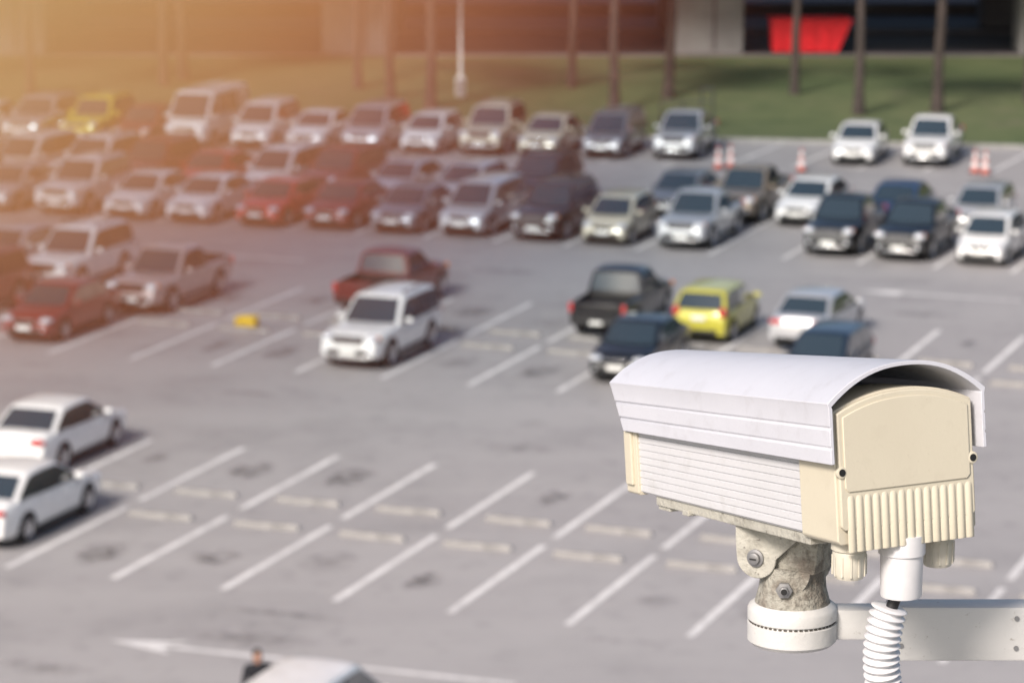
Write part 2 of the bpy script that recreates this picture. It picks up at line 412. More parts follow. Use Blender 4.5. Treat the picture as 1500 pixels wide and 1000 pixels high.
# nearest
car('mpv','white',-21.95,49.75,face=1)

# ------------------------------------------------------------------ ground
def quad_obj(name,pts,mat): return mesh_obj(name,pts,[tuple(range(len(pts)))],mat)
quad_obj('ground',[(-1500,-1500,-.05),(1500,-1500,-.05),(1500,1500,-.05),(-1500,1500,-.05)],M_grass)
u0,u1=-130,60
quad_obj('parking_lot_pavement',[P(u0,-60,0),P(u1,-60,0),P(u1,kerb_v(u1),0),P(u0,kerb_v(u0),0)],M_asph)
# grass verge with gentle undulation
gv=[];gf=[];NX,NY=60,20
for j in range(NY+1):
    for i in range(NX+1):
        u=u0+(u1-u0)*i/NX; t=j/NY; a=kerb_v(u)+.18; q0=P(u,a)
        X=q0.x
        Y=q0.y+(max(165.0,q0.y+6)-q0.y)*t
        z=.12+ (.35*math.sin(X*.09+1)*math.sin(Y*.13)+.12*math.sin(X*.4)*math.cos(Y*.5))*min(1,t*3)*min(1,(1-t)*3)
        gv.append((X,Y,z))
for j in range(NY):
    for i in range(NX):
        a=j*(NX+1)+i; gf.append((a,a+1,a+NX+2,a+NX+1))
mesh_obj('grass_verge',gv,gf,M_grass,smooth=60)
# kerb
kb=MB(); kd=Vector(P(1,KS))-Vector(P(0,0)); kang=math.atan2(kd.y,kd.x); kl=kd.length
u=u0
while u<u1-1:
    c=(P(u,kerb_v(u))+P(u+1.0,kerb_v(u+1.0)))/2; c.z=.07
    kb.box(c,(kl-.012,.18,.16),0,Matrix.Rotation(kang,3,'Z'),ch=.015); u+=1
kb.obj('kerb',[M_conc],smooth=40)
# painted lines
ln=MB()
def stripe(ua,va,ub,vb,w,z=.006):
    a=P(ua,va);b_=P(ub,vb);d=(b_-a).normalized();n=Vector((-d.y,d.x,0))*w/2
    ln.add([a-n+Vector((0,0,z)),b_-n+Vector((0,0,z)),b_+n+Vector((0,0,z)),a+n+Vector((0,0,z))],[(0,1,2,3)])
for k in range(-34,14):
    u=-23.1+2.5*k
    if u>30 or u<-110: continue
    stripe(u,59.3,u,64.9,.17); stripe(u,65.6,u,71.2,.17)
    stripe(u,80.0,u,85.6,.17); stripe(u,86.3,u,91.8,.17)
    stripe(u,102.0,u,107.4,.15); stripe(u,107.5,u,113.2,.15)
    stripe(u,44.0,u,50.6,.15)
    va=122.8+KS*(u+31.5); stripe(u-.3,va,u,kerb_v(u)-.3,.14)
def arrow(ua,v,ub):
    s=1 if ub>ua else -1
    stripe(ua,v,ub-s*1.2,v,.17)
    z=.0065
    t=[P(ub,v),P(ub-s*1.5,v+.45),P(ub-s*1.2,v+.06),P(ub-s*1.2,v-.06),P(ub-s*1.5,v-.45)]
    ln.add([p+Vector((0,0,z)) for p in t],[(0,1,2),(0,2,3),(0,3,4)])
arrow(-20.2,55.2,-28.6); arrow(-42.6,96.4,-46.6); arrow(-19.3,97.3,-24.4); arrow(-57,75.8,-62)
arrow(-10,97.4,-14); arrow(-8,75.5,-12.5)
ln.obj('parking_bay_lines',[M_paint])
# wheel stops
ws=MB(); ws.add([(-.78,-.08,0),(.78,-.08,0),(.78,.08,0),(-.78,.08,0),(-.74,-.05,.12),(.74,-.05,.12),(.74,.05,.12),(-.74,.05,.12)],
   [(0,1,5,4),(1,2,6,5),(2,3,7,6),(3,0,4,7),(4,5,6,7)])
wso=None
for k in range(-11,9):
    u=-24.35+2.5*k
    for v in (64.25,66.55,84.9,87.0):
        if u>-6: continue
        if wso is None: wso=ws.obj('wheel_stop',[M_stop]); o=wso
        else: o=bpy.data.objects.new('wheel_stop',wso.data); COL.objects.link(o)
        o.location=P(u+random.uniform(-.08,.08),v+random.uniform(-.06,.06),.004); o.rotation_euler=(0,0,-AL+R(random.uniform(-2,2)))
# oil stains (real surface discolouration)
m,nt,b=new_mat('oil_stain'); b.inputs['Roughness'].default_value=.5
b.inputs['Base Color'].default_value=(.13,.118,.114,1)
at=nt.nodes.new('ShaderNodeAttribute'); at.attribute_name='fade'
tc=nt.nodes.new('ShaderNodeTexCoord'); nz=nt.nodes.new('ShaderNodeTexNoise'); nz.inputs['Scale'].default_value=3; nz.inputs['Detail'].default_value=4
nt.links.new(tc.outputs['Object'],nz.inputs['Vector'])
mr=nt.nodes.new('ShaderNodeMapRange'); mr.inputs['From Min'].default_value=.35; mr.inputs['From Max'].default_value=.65
nt.links.new(nz.outputs['Fac'],mr.inputs['Value'])
mu=nt.nodes.new('ShaderNodeMath'); mu.operation='MULTIPLY'; nt.links.new(at.outputs['Fac'],mu.inputs[0]); nt.links.new(mr.outputs['Result'],mu.inputs[1])
nt.links.new(mu.outputs[0],b.inputs['Alpha'])
sv=[];sf=[];fade=[]
def stain(u,v,rx,ry,a):
    n=len(sv); c=P(u,v,.010); sv.append(c); fade.append(a)
    for ri,al in ((.5,.75),(1.0,0)):
        for k in range(14):
            t=2*math.pi*k/14; r=ri*random.uniform(.8,1.2)
            q=P(u+rx*r*math.cos(t),v+ry*r*math.sin(t),.010); sv.append(q); fade.append(a*al)
    for k in range(14):
        k2=(k+1)%14; sf.append((n,n+1+k,n+1+k2)); sf.append((n+1+k,n+15+k,n+15+k2,n+1+k2))
for k in range(-12,9):
    u=-24.35+2.5*k
    for v in (61.6,69.3,82.2,89.7):
        if random.random()<.85: stain(u+random.uniform(-.3,.3),v+random.uniform(-.6,.6),random.uniform(.3,.75),random.uniform(.5,1.2),random.uniform(.3,.85))
for _ in range(50): stain(random.uniform(-60,-8),random.choice([55,57,75,77,96,98])+random.uniform(-2,2),random.uniform(.3,1.8),random.uniform(.2,.6),random.uniform(.15,.4))
me=bpy.data.meshes.new('oil_stains'); me.from_pydata([tuple(p) for p in sv],[],sf); me.materials.append(m)
a=me.attributes.new('fade','FLOAT','POINT'); a.data.foreach_set('value',fade)
o=bpy.data.objects.new('oil_stains',me); COL.objects.link(o)

# ------------------------------------------------------------------ flyover & background
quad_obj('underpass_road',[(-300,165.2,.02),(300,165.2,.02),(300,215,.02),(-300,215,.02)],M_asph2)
fk=MB(); fk.box((0,165.1,.1),(600,.3,.26),0); fk.box((0,177,.12),(600,.35,.25),0); fk.box((0,188,.3),(600,.4,.7),0)
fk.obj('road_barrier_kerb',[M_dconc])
fl=bpy.data.objects.new('elevated_highway',None); COL.objects.link(fl)
dk=MB()
sec=[(158,8.6),(158,7.9),(164,7.6),(166,6.6),(184,6.6),(186,7.6),(192,7.9),(192,8.6)]
vs=[(x,y,z) for x in (-300,300) for y,z in sec]; n=len(sec)
dk.add(vs,[(k,(k+1)%n,n+(k+1)%n,n+k) for k in range(n)]+[tuple(range(n)),tuple(range(n,2*n))])
dk.box((0,158.15,9.1),(600,.25,1.0)); dk.box((0,191.85,9.1),(600,.25,1.0))
dk.obj('deck',[M_conc],fl)
for i,x in enumerate([-97,-79,-61,-43,-25.5,-7.8,9.9,27.6,45,63,81]):
    pc=MB(); pc.box((x,168.2,3.25),(3.7,2.6,6.5),0,ch=.15); pc.box((x,168.2,6.2),(5.5,3.6,.8),0,ch=.1)
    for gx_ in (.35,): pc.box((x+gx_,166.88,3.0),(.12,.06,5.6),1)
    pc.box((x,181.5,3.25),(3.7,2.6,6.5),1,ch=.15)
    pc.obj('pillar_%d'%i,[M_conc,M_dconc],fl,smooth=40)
# red skip container
rc=bpy.data.objects.new('red_skip_container',None); COL.objects.link(rc); rc.location=(15.0,167.4,.02)
M_skip=pmat('red_painted_steel',(0.85,0.02,0.03),.45,noise=.2,nscale=2)
sk=MB()
def prism(sk,x0,x1,x0t,x1t,y0,y1,z0,z1,mi=0):
    sk.add([(x0,y0,z0),(x1,y0,z0),(x1,y1,z0),(x0,y1,z0),(x0t,y0,z1),(x1t,y0,z1),(x1t,y1,z1),(x0t,y1,z1)],[(0,1,2,3),(0,1,5,4),(1,2,6,5),(2,3,7,6),(3,0,4,7)],mi)
prism(sk,-1.8,1.5,-1.9,2.2,-.9,.9,.15,1.75); sk.box((0.15,-.93,1.72),(4.2,.1,.12)); sk.box((0.15,.93,1.72),(4.2,.1,.12))
for x in (-1.4,-.6,.2,1.0): sk.box((x,-.95,.95),(.1,.08,1.5))
sk.box((0.15,0,1.55),(3.8,1.7,.05),1); sk.box((-.9,0,.08),(.2,1.6,.15),1); sk.box((.8,0,.08),(.2,1.6,.15),1)
sk.obj('body',[M_skip,M_black],rc)
# back wall
bw=MB(); bw.box((0,216,2.2),(600,.4,4.4))
for k in range(-50,51): bw.box((k*6,215.72,2.2),(.5,.16,4.5))
bw.obj('boundary_wall',[M_dconc])

# ------------------------------------------------------------------ trees
def tree_mesh(seed):
    rd=random.Random(seed); b=MB()
    H=rd.uniform(7.6,8.4); p=Vector((0,0,-.1)); lean=Vector((rd.uniform(-.03,.03),rd.uniform(-.03,.03),1))
    pts=[(p.copy(),.30)]
    for i in range(8):
        p=p+Vector((lean.x+rd.uniform(-.03,.03),lean.y+rd.uniform(-.03,.03),1))*H/8; pts.append((p.copy(),.22-.012*i))
    for (a,ra),(c,rc_) in zip(pts,pts[1:]): b.tube(a,c,ra,rc_,10,0)
    tips=[]
    for k in range(9):
        a=k*2.4+rd.random(); st=pts[6+rd.randint(0,2)][0]; L=rd.uniform(1.5,2.6)
        m1=st+Vector((math.cos(a)*L*.5,math.sin(a)*L*.5,L*.55)); m2=m1+Vector((math.cos(a+.3)*L*.6,math.sin(a+.3)*L*.6,L*.45))
        b.tube(st,m1,.09,.06,6,0); b.tube(m1,m2,.06,.025,6,0); tips+= [m1,m2,(m1+m2)/2]
    tips.append(pts[-1][0]+Vector((0,0,1)))
    for t in tips:
        for _ in range(85):
            d=Vector((rd.gauss(0,1),rd.gauss(0,1),rd.gauss(0,.7)))*.55; c=t+d; s=rd.uniform(.09,.2)
            n=Vector((rd.gauss(0,1),rd.gauss(0,1),rd.gauss(0,1))).normalized(); x=n.orthogonal().normalized(); y=n.cross(x)
            b.add([c-x*s,c-y*s*.5,c+x*s,c+y*s*.5],[(0,1,2,3)],1)
    o=b.obj('roadside_tree',[M_bark,M_leaf]); me=o.data; bpy.data.objects.remove(o); return me
TM=[tree_mesh(3),tree_mesh(5),tree_mesh(9)]
tp=[(-16.3,153.7),(-15.6,156),(-7.07,151),(-5.45,147.1),(-3.58,143.5),(2.71,149.7),(4.48,143.5),(6.98,147.1),(12.75,148.4),(15.05,142.3),(18.6,143.5),
    (-22,150),(-28,153),(-34,149),(23,146),(28,143),(33,147)]
for i,(x,y) in enumerate(tp):
    o=bpy.data.objects.new('roadside_tree',TM[i%3]); COL.objects.link(o); o.location=(x,y,.1); o.rotation_euler=(0,0,i*1.7); s=1+.10*math.sin(i*2.1); o.scale=(s,s,1)
# distant tree mass
dt=MB(); rd=random.Random(11)
for k in range(90):
    x=-220+k*5+rd.uniform(-2,2); y=228+rd.uniform(-5,10); h=rd.uniform(7,12)
    dt.tube((x,y,0),(x,y,h*.5),.25,.15,5,0)
    for _ in range(110):
        c=Vector((x+rd.gauss(0,2.2),y+rd.gauss(0,2),h*.7+rd.gauss(0,h*.17))); s=rd.uniform(.35,.8)
        n=Vector((rd.gauss(0,1),rd.gauss(0,1),rd.gauss(0,1))).normalized(); xx=n.orthogonal().normalized(); yy=n.cross(xx)
        dt.add([c-xx*s,c-yy*s*.6,c+xx*s,c+yy*s*.6],[(0,1,2,3)],1)
dt.obj('distant_trees',[M_bark,M_leaf])

# ------------------------------------------------------------------ street lamp, cones, barrier, crate
sl=MB(); sl.lathe([(.12,0),(.11,.4),(.075,.5),(.05,9)],(0,0,0),seg=14); sl.tube((0,0,8.95),(1.3,-.6,9.5),.035,.03)
sl.box((1.5,-.7,9.52),(.6,.22,.1),1,Matrix.Rotation(-.43,3,'Z'),ch=.03); sl.box((0,-.16,.62),(.42,.22,.85),0,ch=.02); sl.box((0,-.28,.62),(.34,.02,.74),1)
sl.obj('street_lamp',[M_wstripe,M_steel],smooth=40,loc=(-2.3,147.1,.1))
cn=MB(); cn.box((0,0,.02),(.42,.42,.04),2,ch=.01)
cn.lathe([(.17,.04),(.135,.25),(.105,.42),(.08,.58),(.055,.75),(.03,.9),(.02,.9)],(0,0,0),seg=18,mis=[0,1,0,1,0,0])
co=None
for x,y in [(7.95,126),(8.45,126.3),(11.1,125.3),(17.7,124.9),(18.05,124.6)]:
    if co is None: co=cn.obj('traffic_cone',[M_orange,M_wstripe,M_black],smooth=40); o=co
    else: o=bpy.data.objects.new('traffic_cone',co.data); COL.objects.link(o)
    o.location=(x,y,.012); o.rotation_euler=(0,0,x)
br=MB()
for x in (-1.1,-.2,.6,1.1): br.tube((x,0,0),(x,0,1.5 if x>.3 else 1.0),.04,mi=0)
for z in (.3,.95): br.tube((-1.1,0,z),(1.1,0,z),.035)
br.tube((.6,0,1.5),(1.1,0,1.5),.04); br.tube((-1.1,.5,0),(-1.1,0,.9),.03); br.tube((1.1,.5,0),(1.1,0,.9),.03)
br.obj('metal_barrier',[pmat('dark_grey_steel',(.06,.065,.07),.5,metal=.5)],smooth=40,loc=(7.4,138.6,.12))
yc=MB(); M_yel=pmat('yellow_plastic',(.75,.5,.03),.5,noise=.2,nscale=6)
for sx_,sy_,dx,dy in ((0,-.17,.56,.03),(0,.17,.56,.03),(-.27,0,.03,.32),(.27,0,.03,.32)): 
    for z in (.08,.2,.32): yc.box((sx_,sy_,z),(dx,dy,.09),0)
yc.box((0,0,.03),(.53,.32,.03),0)
for sx_ in(-.27,.27):
    for sy_ in(-.17,.17): yc.box((sx_,sy_,.2),(.05,.05,.36),0)
o=yc.obj('yellow_crate',[M_yel],loc=(-7.65,93.5,.005)); o.rotation_euler=(0,0,-.3)

# ------------------------------------------------------------------ person
def skin_obj(name,verts,edges,rad,mat,parent,root=0,sub=2):
    me=bpy.data.meshes.new(name); me.from_pydata(verts,edges,[]); me.materials.append(mat)
    o=bpy.data.objects.new(name,me); COL.objects.link(o); o.parent=parent
    md=o.modifiers.new('s','SKIN'); 
    for i,r in enumerate(rad):
        sv_=me.skin_vertices[0].data[i]; sv_.radius=(r,r) if not isinstance(r,tuple) else r; sv_.use_root=(i==root)
    md.use_smooth_shade=True
    s=o.modifiers.new('ss','SUBSURF'); s.levels=sub; s.render_levels=sub
    return o
pe=bpy.data.objects.new('pedestrian',None); COL.objects.link(pe); pe.location=P(-23.16,50.25,.01); pe.rotation_euler=(0,0,R(200))
M_cloth=pmat('dark_jacket',(.012,.013,.018),.85,noise=.3,nscale=8); M_jean=pmat('dark_jeans',(.025,.03,.045),.85); M_skin=pmat('skin',(.35,.2,.14),.55); M_hair=pmat('hair',(.010,.009,.009),.6)
skin_obj('jacket',[(0,0,.95),(0,0,1.12),(0,0,1.30),(0,0,1.43),(0,0,1.50),(.19,0,1.42),(.25,-.02,1.15),(.26,.05,.93),(-.19,0,1.42),(-.25,-.02,1.15),(-.26,.05,.93)],
   [(0,1),(1,2),(2,3),(3,4),(3,5),(5,6),(6,7),(3,8),(8,9),(9,10)],[(.17,.12),(.15,.11),(.18,.12),(.15,.10),(.06,.06),.075,.055,.042,.075,.055,.042],M_cloth,pe)
skin_obj('trousers',[(0,0,.98),(0,0,.9),(.1,0,.84),(.11,.02,.48),(.11,-.02,.1),(-.1,0,.84),(-.11,.06,.48),(-.11,.0,.1)],[(0,1),(1,2),(2,3),(3,4),(1,5),(5,6),(6,7)],[(.16,.12),(.16,.12),.1,.07,.05,.1,.07,.05],M_jean,pe)
for sd in(-1,1): skin_obj('shoe',[(sd*.11,-.05,.05),(sd*.11,.08,.05),(sd*.11,.18,.035)],[(0,1),(1,2)],[.045,.045,.035],M_black,pe)
for sd in(-1,1):
    vs=[(sd*.26,.06,.92),(sd*.26,.075,.86)]; es=[(0,1)]; rs=[.028,.035]
    for k in range(4):
        y=.045+.02*k; n=len(vs); ln_=[.07,.085,.08,.06][k]
        vs+=[(sd*.262,y+.0,.83),(sd*.258,y+.005,.83-ln_*.5),(sd*.248,y+.008,.83-ln_)]; es+=[(1,n),(n,n+1),(n+1,n+2)]; rs+=[.009,.0085,.007]
    n=len(vs); vs+=[(sd*.25,.115,.85),(sd*.245,.13,.81)]; es+=[(1,n),(n,n+1)]; rs+=[.01,.008]
    skin_obj('hand',vs,es,rs,M_skin,pe,sub=1)
hd=MB(); hd.ell((0,.01,1.62),(.078,.098,.115),0,20); hd.tube((0,0,1.46),(0,.0,1.56),.055,.052,14,0); hd.ell((0,.11,1.61),(.014,.02,.022),0,10)
for sd in(-1,1): hd.ell((sd*.078,.0,1.615),(.012,.02,.032),0,10); hd.ell((sd*.03,.097,1.635),(.013,.008,.008),1,8)
hd.ell((0,.098,1.565),(.024,.006,.006),2,8)
hd.ell((0,-.016,1.65),(.09,.105,.11),1,20); hd.ell((0,-.05,1.60),(.075,.065,.09),1,16); hd.obj('head',[M_skin,M_hair,M_red],pe,smooth=60)

# ------------------------------------------------------------------ security camera
S=.0005
cctv=bpy.data.objects.new('security_camera',None); COL.objects.link(cctv); cctv.location=(.2375,2.326,17.44)
OM=R(26); tau=R(7.3)
Wd=Vector((math.cos(OM),math.sin(OM),0)); Lh=Vector((-math.sin(OM),math.cos(OM),0)); Zv=Vector((0,0,1))
Ld=Lh*math.cos(tau)-Zv*math.sin(tau); Ud=Zv*math.cos(tau)+Lh*math.sin(tau)
def hp(l,w,z):
    k=1-.135*l/705
    return S*(Ld*l+Wd*(120+(w-120)*k)+Ud*(115+(z-115)*k))
def cam_mat(name,base,dirt,dirt2,rough=.45,st=1.0):
    return layered_mat(name,[base,(9,.45,.75,dirt,.5*st),(45,.55,.75,dirt2,.25*st),(320,.64,.74,dirt2,.4*st)],rough,.05,det=5)
M_cream=cam_mat('cream_plastic',(.55,.51,.405),(.485,.44,.345),(.37,.33,.25),st=.8)
M_shield=cam_mat('white_painted_aluminium',(.53,.54,.59),(.45,.46,.50),(.33,.32,.33),.42)
M_side=cam_mat('white_housing',(.55,.555,.575),(.47,.475,.48),(.34,.33,.30),.45,st=.9)
M_brk=layered_mat('weathered_bracket',[(.42,.41,.36),(14,.52,.66,(.29,.28,.24),.6),(50,.55,.68,(.14,.125,.10),.5),(200,.62,.7,(.08,.065,.055),.7)],.6,.3)
M_rust=layered_mat('rust_dirt',[(.37,.36,.315),(22,.52,.62,(.16,.135,.11),.85),(60,.45,.6,(.29,.28,.24),.5),(150,.5,.65,(.09,.075,.06),.6)],.85,.6)
M_gland=pmat('cream_gland',(.56,.53,.445),.4,noise=.1,nscale=40)
M_conduit=pmat('white_conduit',(.64,.64,.655),.4,noise=.06,nscale=60)
M_arm=layered_mat('arm_painted_steel',[(.55,.55,.54),(10,.5,.7,(.43,.42,.40),.6),(120,.64,.74,(.2,.17,.13),.6)],.45,.08)
M_thread=pmat('thread_grime',(.06,.05,.04),.8)

# shield
half=[(-14,122),(-14,143),(-12.2,144.5),(-12.2,147),(-14,148.5),(-14,172),(-12.2,173.5),(-12.2,176),(-14,177.5),(-14,203)]
arc=[]
for i in range(0,25):
    t=-1+2*i/24; arc.append((120+136*t*1.0, 211+50*(1-abs(t)**2.3)))
outer=half+arc+[(254-(w-(-14)),z) for w,z in half[::-1]]
inner=[]
for i in range(len(outer)):
    w,z=outer[i]
    if i<len(half): inner.append((-8,z))
    elif i>=len(half)+len(arc): inner.append((248,z))
    else:
        t=(w-120)/136; inner.append((120+129.5*t, 205+50*(1-abs(t)**2.3)))
loop=outer+inner[::-1]
def lf(st,w,z):
    if st=='r': return -16
    return 665+max(0,min(1,(z-122)/85))*40
n=len(loop); vs=[hp(lf('r',w,z),w,z) for w,z in loop]+[hp(lf('f',w,z),w,z) for w,z in loop]
no=len(outer); fs=[(k,(k+1)%n,n+(k+1)%n,n+k) for k in range(n)]
for e in (0,n):
    for k in range(no-1): fs.append((e+k,e+k+1,e+n-2-k,e+n-1-k))
o=mesh_obj('sun_shield',vs,fs,M_shield,cctv,smooth=22)
bv=o.modifiers.new('bv','BEVEL'); bv.width=.0004; bv.segments=2; bv.limit_method='ANGLE'; bv.angle_limit=R(40)
# housing body (finned sides)
def body_prof(w0,w1,z0,zt,arch,fins=False,ch=4):
    left=[(w0+ch,z0),(w0,z0+ch)]
    if fins:
        z=20
        while z<112: left+=[(w0,z),(w0+2.2,z+1),(w0+2.2,z+2.4),(w0,z+3.4)]; z+=13
    left+=[(w0,zt)]
    a=[]
    for i in range(1,18):
        t=-1+2*i/18; a.append(((w0+w1)/2+(w1-w0)/2*t, zt+arch*(1-abs(t)**2.2)))
    right=[(w0+w1-w,z) for w,z in left[::-1]]
    return left+a+right
def ext(name,prof,l0,l1,mat,smooth=30,bev=.0005,extra=None):
    n=len(prof); vs=[hp(l0,w,z) for w,z in prof]+[hp(l1,w,z) for w,z in prof]
    fs=[(k,(k+1)%n,n+(k+1)%n,n+k) for k in range(n)]+[tuple(range(n)),tuple(range(n,2*n))]
    o=mesh_obj(name,vs,fs,mat,cctv,smooth=smooth)
    if bev:
        m=o.modifiers.new('bv','BEVEL'); m.width=bev; m.segments=3; m.limit_method='ANGLE'; m.angle_limit=R(40)
    return o
ext('housing_body',body_prof(3,237,6,190,22,True),104,640,M_side,bev=0)
ext('front_cap',body_prof(-2,242,2,192,24),640,682,M_cream)
ext('rear_cap',body_prof(0,240,0,196,26,ch=6),0,106,M_cream,bev=.0012)
ext('rear_face_plate',body_prof(4,236,22,194,25,ch=6),-7,1,M_cream,bev=.0012)
ext('rear_face_plate_inner',body_prof(12,228,78,188,22,ch=6),-9.5,-6,M_cream,bev=.0008)
# base rail under the body
def boxl(b,l0,l1,w0,w1,z0,z1,mi=0):
    vs=[hp(l,w,z) for l in(l0,l1) for w in(w0,w1) for z in(z0,z1)]
    b.add(vs,[(0,1,3,2),(4,6,7,5),(0,4,5,1),(2,3,7,6),(0,2,6,4),(1,5,7,3)],mi)
bb=MB(); boxl(bb,100,600,10,230,-12,6); boxl(bb,560,600,14,40,-20,-12); boxl(bb,180,420,50,190,-26,-12); boxl(bb,480,500,4,30,-16,-6)
o=bb.obj('base_rail',[M_brk],cctv); m=o.modifiers.new('bv','BEVEL'); m.width=.0008; m.segments=2
bb=MB(); boxl(bb,652,676,-8,-1,20,120); o=bb.obj('front_clasp',[M_cream],cctv); m=o.modifiers.new('bv','BEVEL'); m.width=.0008; m.segments=2
# ribs on the lower rear face (scalloped band)
nr=15; w0,w1=14,232; pts=[]
for i in range(nr):
    a0=w0+(w1-w0)*i/nr; pw=(w1-w0)/nr
    for k in range(7):
        t=k/6; pts.append((a0+pw*t, -6-4.2*math.sin(math.pi*t)**1.0))
zs=[(-10,0.75),(-8,1),(66,1),(72,.6),(75,0)]
vs=[];fs=[];m_=len(pts)
for z,f in zs:
    for (w,l) in pts: vs.append(hp(-5+(l+5)*f if f>0 else -5,w,z))
for i in range(len(zs)-1):
    for k in range(m_-1): fs.append((i*m_+k,i*m_+k+1,(i+1)*m_+k+1,(i+1)*m_+k))
nb=len(vs)
for (w,l) in pts: vs.append(hp(6,w,-10))
for k in range(m_-1): fs.append((nb+k,nb+k+1,k+1,k))
mesh_obj('ribbed_grip',vs,fs,M_cream,cctv,smooth=50)
# screws in the rear cap
def frame_mat(n): return Vector(n).to_track_quat('Z','Y').to_matrix()
sc=MB()
for (w,z) in ((7,108),(233,108)):
    q=frame_mat(-Ld); c=hp(-6,w,z)
    sc.lathe([(9*S,-2*S),(9*S,3*S),(7*S,4*S)],c,'z',20,0,q); sc.lathe([(5.5*S,3*S),(5.5*S,4.6*S)],c,'z',16,1,q)
sc.obj('cap_screws',[M_cream,M_black],cctv,smooth=30)
# glands
gl=MB()
def gland(l,w,r,zt,zb):
    c=hp(l,w,0); k=S
    gl.lathe([(r*1.06*k,(zt)*k),(r*1.06*k,(zt-18)*k),(r*.92*k,(zt-20)*k),(r*.97*k,(zt-23)*k),(r*.95*k,(zb+10)*k),(r*.8*k,(zb+2)*k),(r*.45*k,zb*k)],c,'z',24,0)
    for i in range(12):
        a=i*math.pi/6; gl.box(c+Vector((r*.97*k*math.cos(a),r*.97*k*math.sin(a),(zb+(zt-23-zb)*.55)*k)),(2*k,3*k,(zt-zb-34)*k),0,Matrix.Rotation(a,3,'Z'))
gland(34,40,26,6,-58); gland(48,205,25,6,-60)
gl.obj('cable_glands',[M_gland],cctv,smooth=35)
cc=MB(); c=hp(22,124,0)
cc.lathe([(35*S,4*S),(35*S,-26*S),(32*S,-28*S),(31*S,-88*S),(30*S,-92*S),(24*S,-93*S)],c,'z',32,0)
cc.obj('conduit_adaptor',[M_conduit],cctv,smooth=35)
cb=MB(); cb.tube(c+Vector((-4*S,0,-84*S)),c+Vector((-20*S,0,-130*S)),9*S,seg=14); cb.obj('cable',[M_black],cctv,smooth=50)
# corrugated conduit along a curve
def bez(p,t):
    a,b_,c_,d=p; return a*(1-t)**3+b_*3*t*(1-t)**2+c_*3*t*t*(1-t)+d*t**3
pth=[c+Vector((-16*S,0,-109*S)),c+Vector((-38*S,0,-190*S)),c+Vector((-80*S,10*S,-420*S)),c+Vector((500*S,200*S,-640*S))]
N=520; vs=[];fs=[];seg=20
Lacc=0; prev=pth[0]
for i in range(N+1):
    t=i/N; p=bez(pth,t); d=(bez(pth,min(1,t+.002))-bez(pth,max(0,t-.002))).normalized()
    Lacc+=(p-prev).length; prev=p
    q=d.to_track_quat('Z','Y').to_matrix(); r=S*(24+4.2*max(-.75,math.sin(Lacc/(11.5*S)*2*math.pi)))
    for k in range(seg):
        a=2*math.pi*k/seg; vs.append(p+q@Vector((r*math.cos(a),r*math.sin(a),0)))
for i in range(N):
    for k in range(seg): fs.append((i*seg+k,i*seg+(k+1)%seg,(i+1)*seg+(k+1)%seg,(i+1)*seg+k))
fs.append(tuple(range(seg)))
mesh_obj('corrugated_conduit',vs,fs,M_conduit,cctv,smooth=70)
# bracket
B=Vector((-37,322,0))
nrm=Vector((-.5,-.866,0)); tg=Vector((.866,-.5,0)); BM=Matrix((tg,-nrm,Zv)).transposed()
def bp(x,y,z): return S*(B+BM@Vector((x,y,z)))
br=MB()
br.box(bp(0,0,-44),(150*S,104*S,12*S),0,BM,ch=2*S)
def cheek(y,th,x0,x1,zt,zb,cxr):
    pl=[(x0,zt),(x1,zt),(x1,zt-22)]
    cxm=(cxr); r=34
    for i in range(0,13):
        a=R(0-180*i/12); pl.append((cxm+r*math.cos(a), zb+r+r*math.sin(a)))
    pl.append((x0,zt-22))
    n=len(pl); vs=[bp(x,y-th/2,z) for x,z in pl]+[bp(x,y+th/2,z) for x,z in pl]
    br.add(vs,[(k,(k+1)%n,n+(k+1)%n,n+k) for k in range(n)]+[tuple(range(n)),tuple(range(n,2*n))],0)
cheek(-52,5,-74,30,-38,-128,-38); cheek(52,5,-30,74,-38,-128,20)
o=br.obj('saddle_bracket',[M_brk],cctv,smooth=30); m=o.modifiers.new('bv','BEVEL'); m.width=.0006; m.segments=2; m.limit_method='ANGLE'; m.angle_limit=R(35)
kn=MB()
kn.box(bp(8,0,-82),(104*S,84*S,56*S),0,BM@Matrix.Rotation(.12,3,'Y'),ch=6*S)
kn.lathe([(44*S,-40*S),(44*S,40*S)],bp(4,0,-110),'y',24,0,BM)
kn.obj('tilt_knuckle',[M_rust],cctv,smooth=35)
nk=MB()
nk.lathe([(62*S,-186*S),(59*S,-172*S),(53*S,-150*S),(51*S,-128*S),(52*S,-110*S)],S*B,'z',28,0)
nk.obj('neck',[M_rust],cctv,smooth=40)
ng=MB()
for x,z in ((-38,-95),): 
    q=frame_mat(nrm); ng.lathe([(14*S,0),(14*S,3*S),(10*S,4*S),(9*S,9*S),(6*S,10*S)],bp(x,-55,z),'z',18,0,q); ng.box(bp(x,-66,z),(11*S,1*S,2*S),1,BM)
q=frame_mat(Vector((-.1,-1,0))); ng.lathe([(13*S,-6*S),(13*S,2*S),(8*S,3*S),(7*S,8*S),(4*S,9*S)],S*(B+Vector((-18,-56,-140))),'z',6,0,q)
ng.lathe([(5*S,8*S),(5*S,9.5*S)],S*(B+Vector((-18,-56,-140))),'z',12,1,q)
ng.obj('bracket_bolts',[M_steel,M_black],cctv,smooth=30)
bs=MB()
bs.lathe([(60*S,-172*S),(68*S,-178*S),(70*S,-183*S),(70*S,-198*S),(67*S,-199.5*S),(67*S,-203*S),(70*S,-204.5*S),(70*S,-232*S),(64*S,-238*S),(40*S,-239*S)],S*B,'z',48,0)
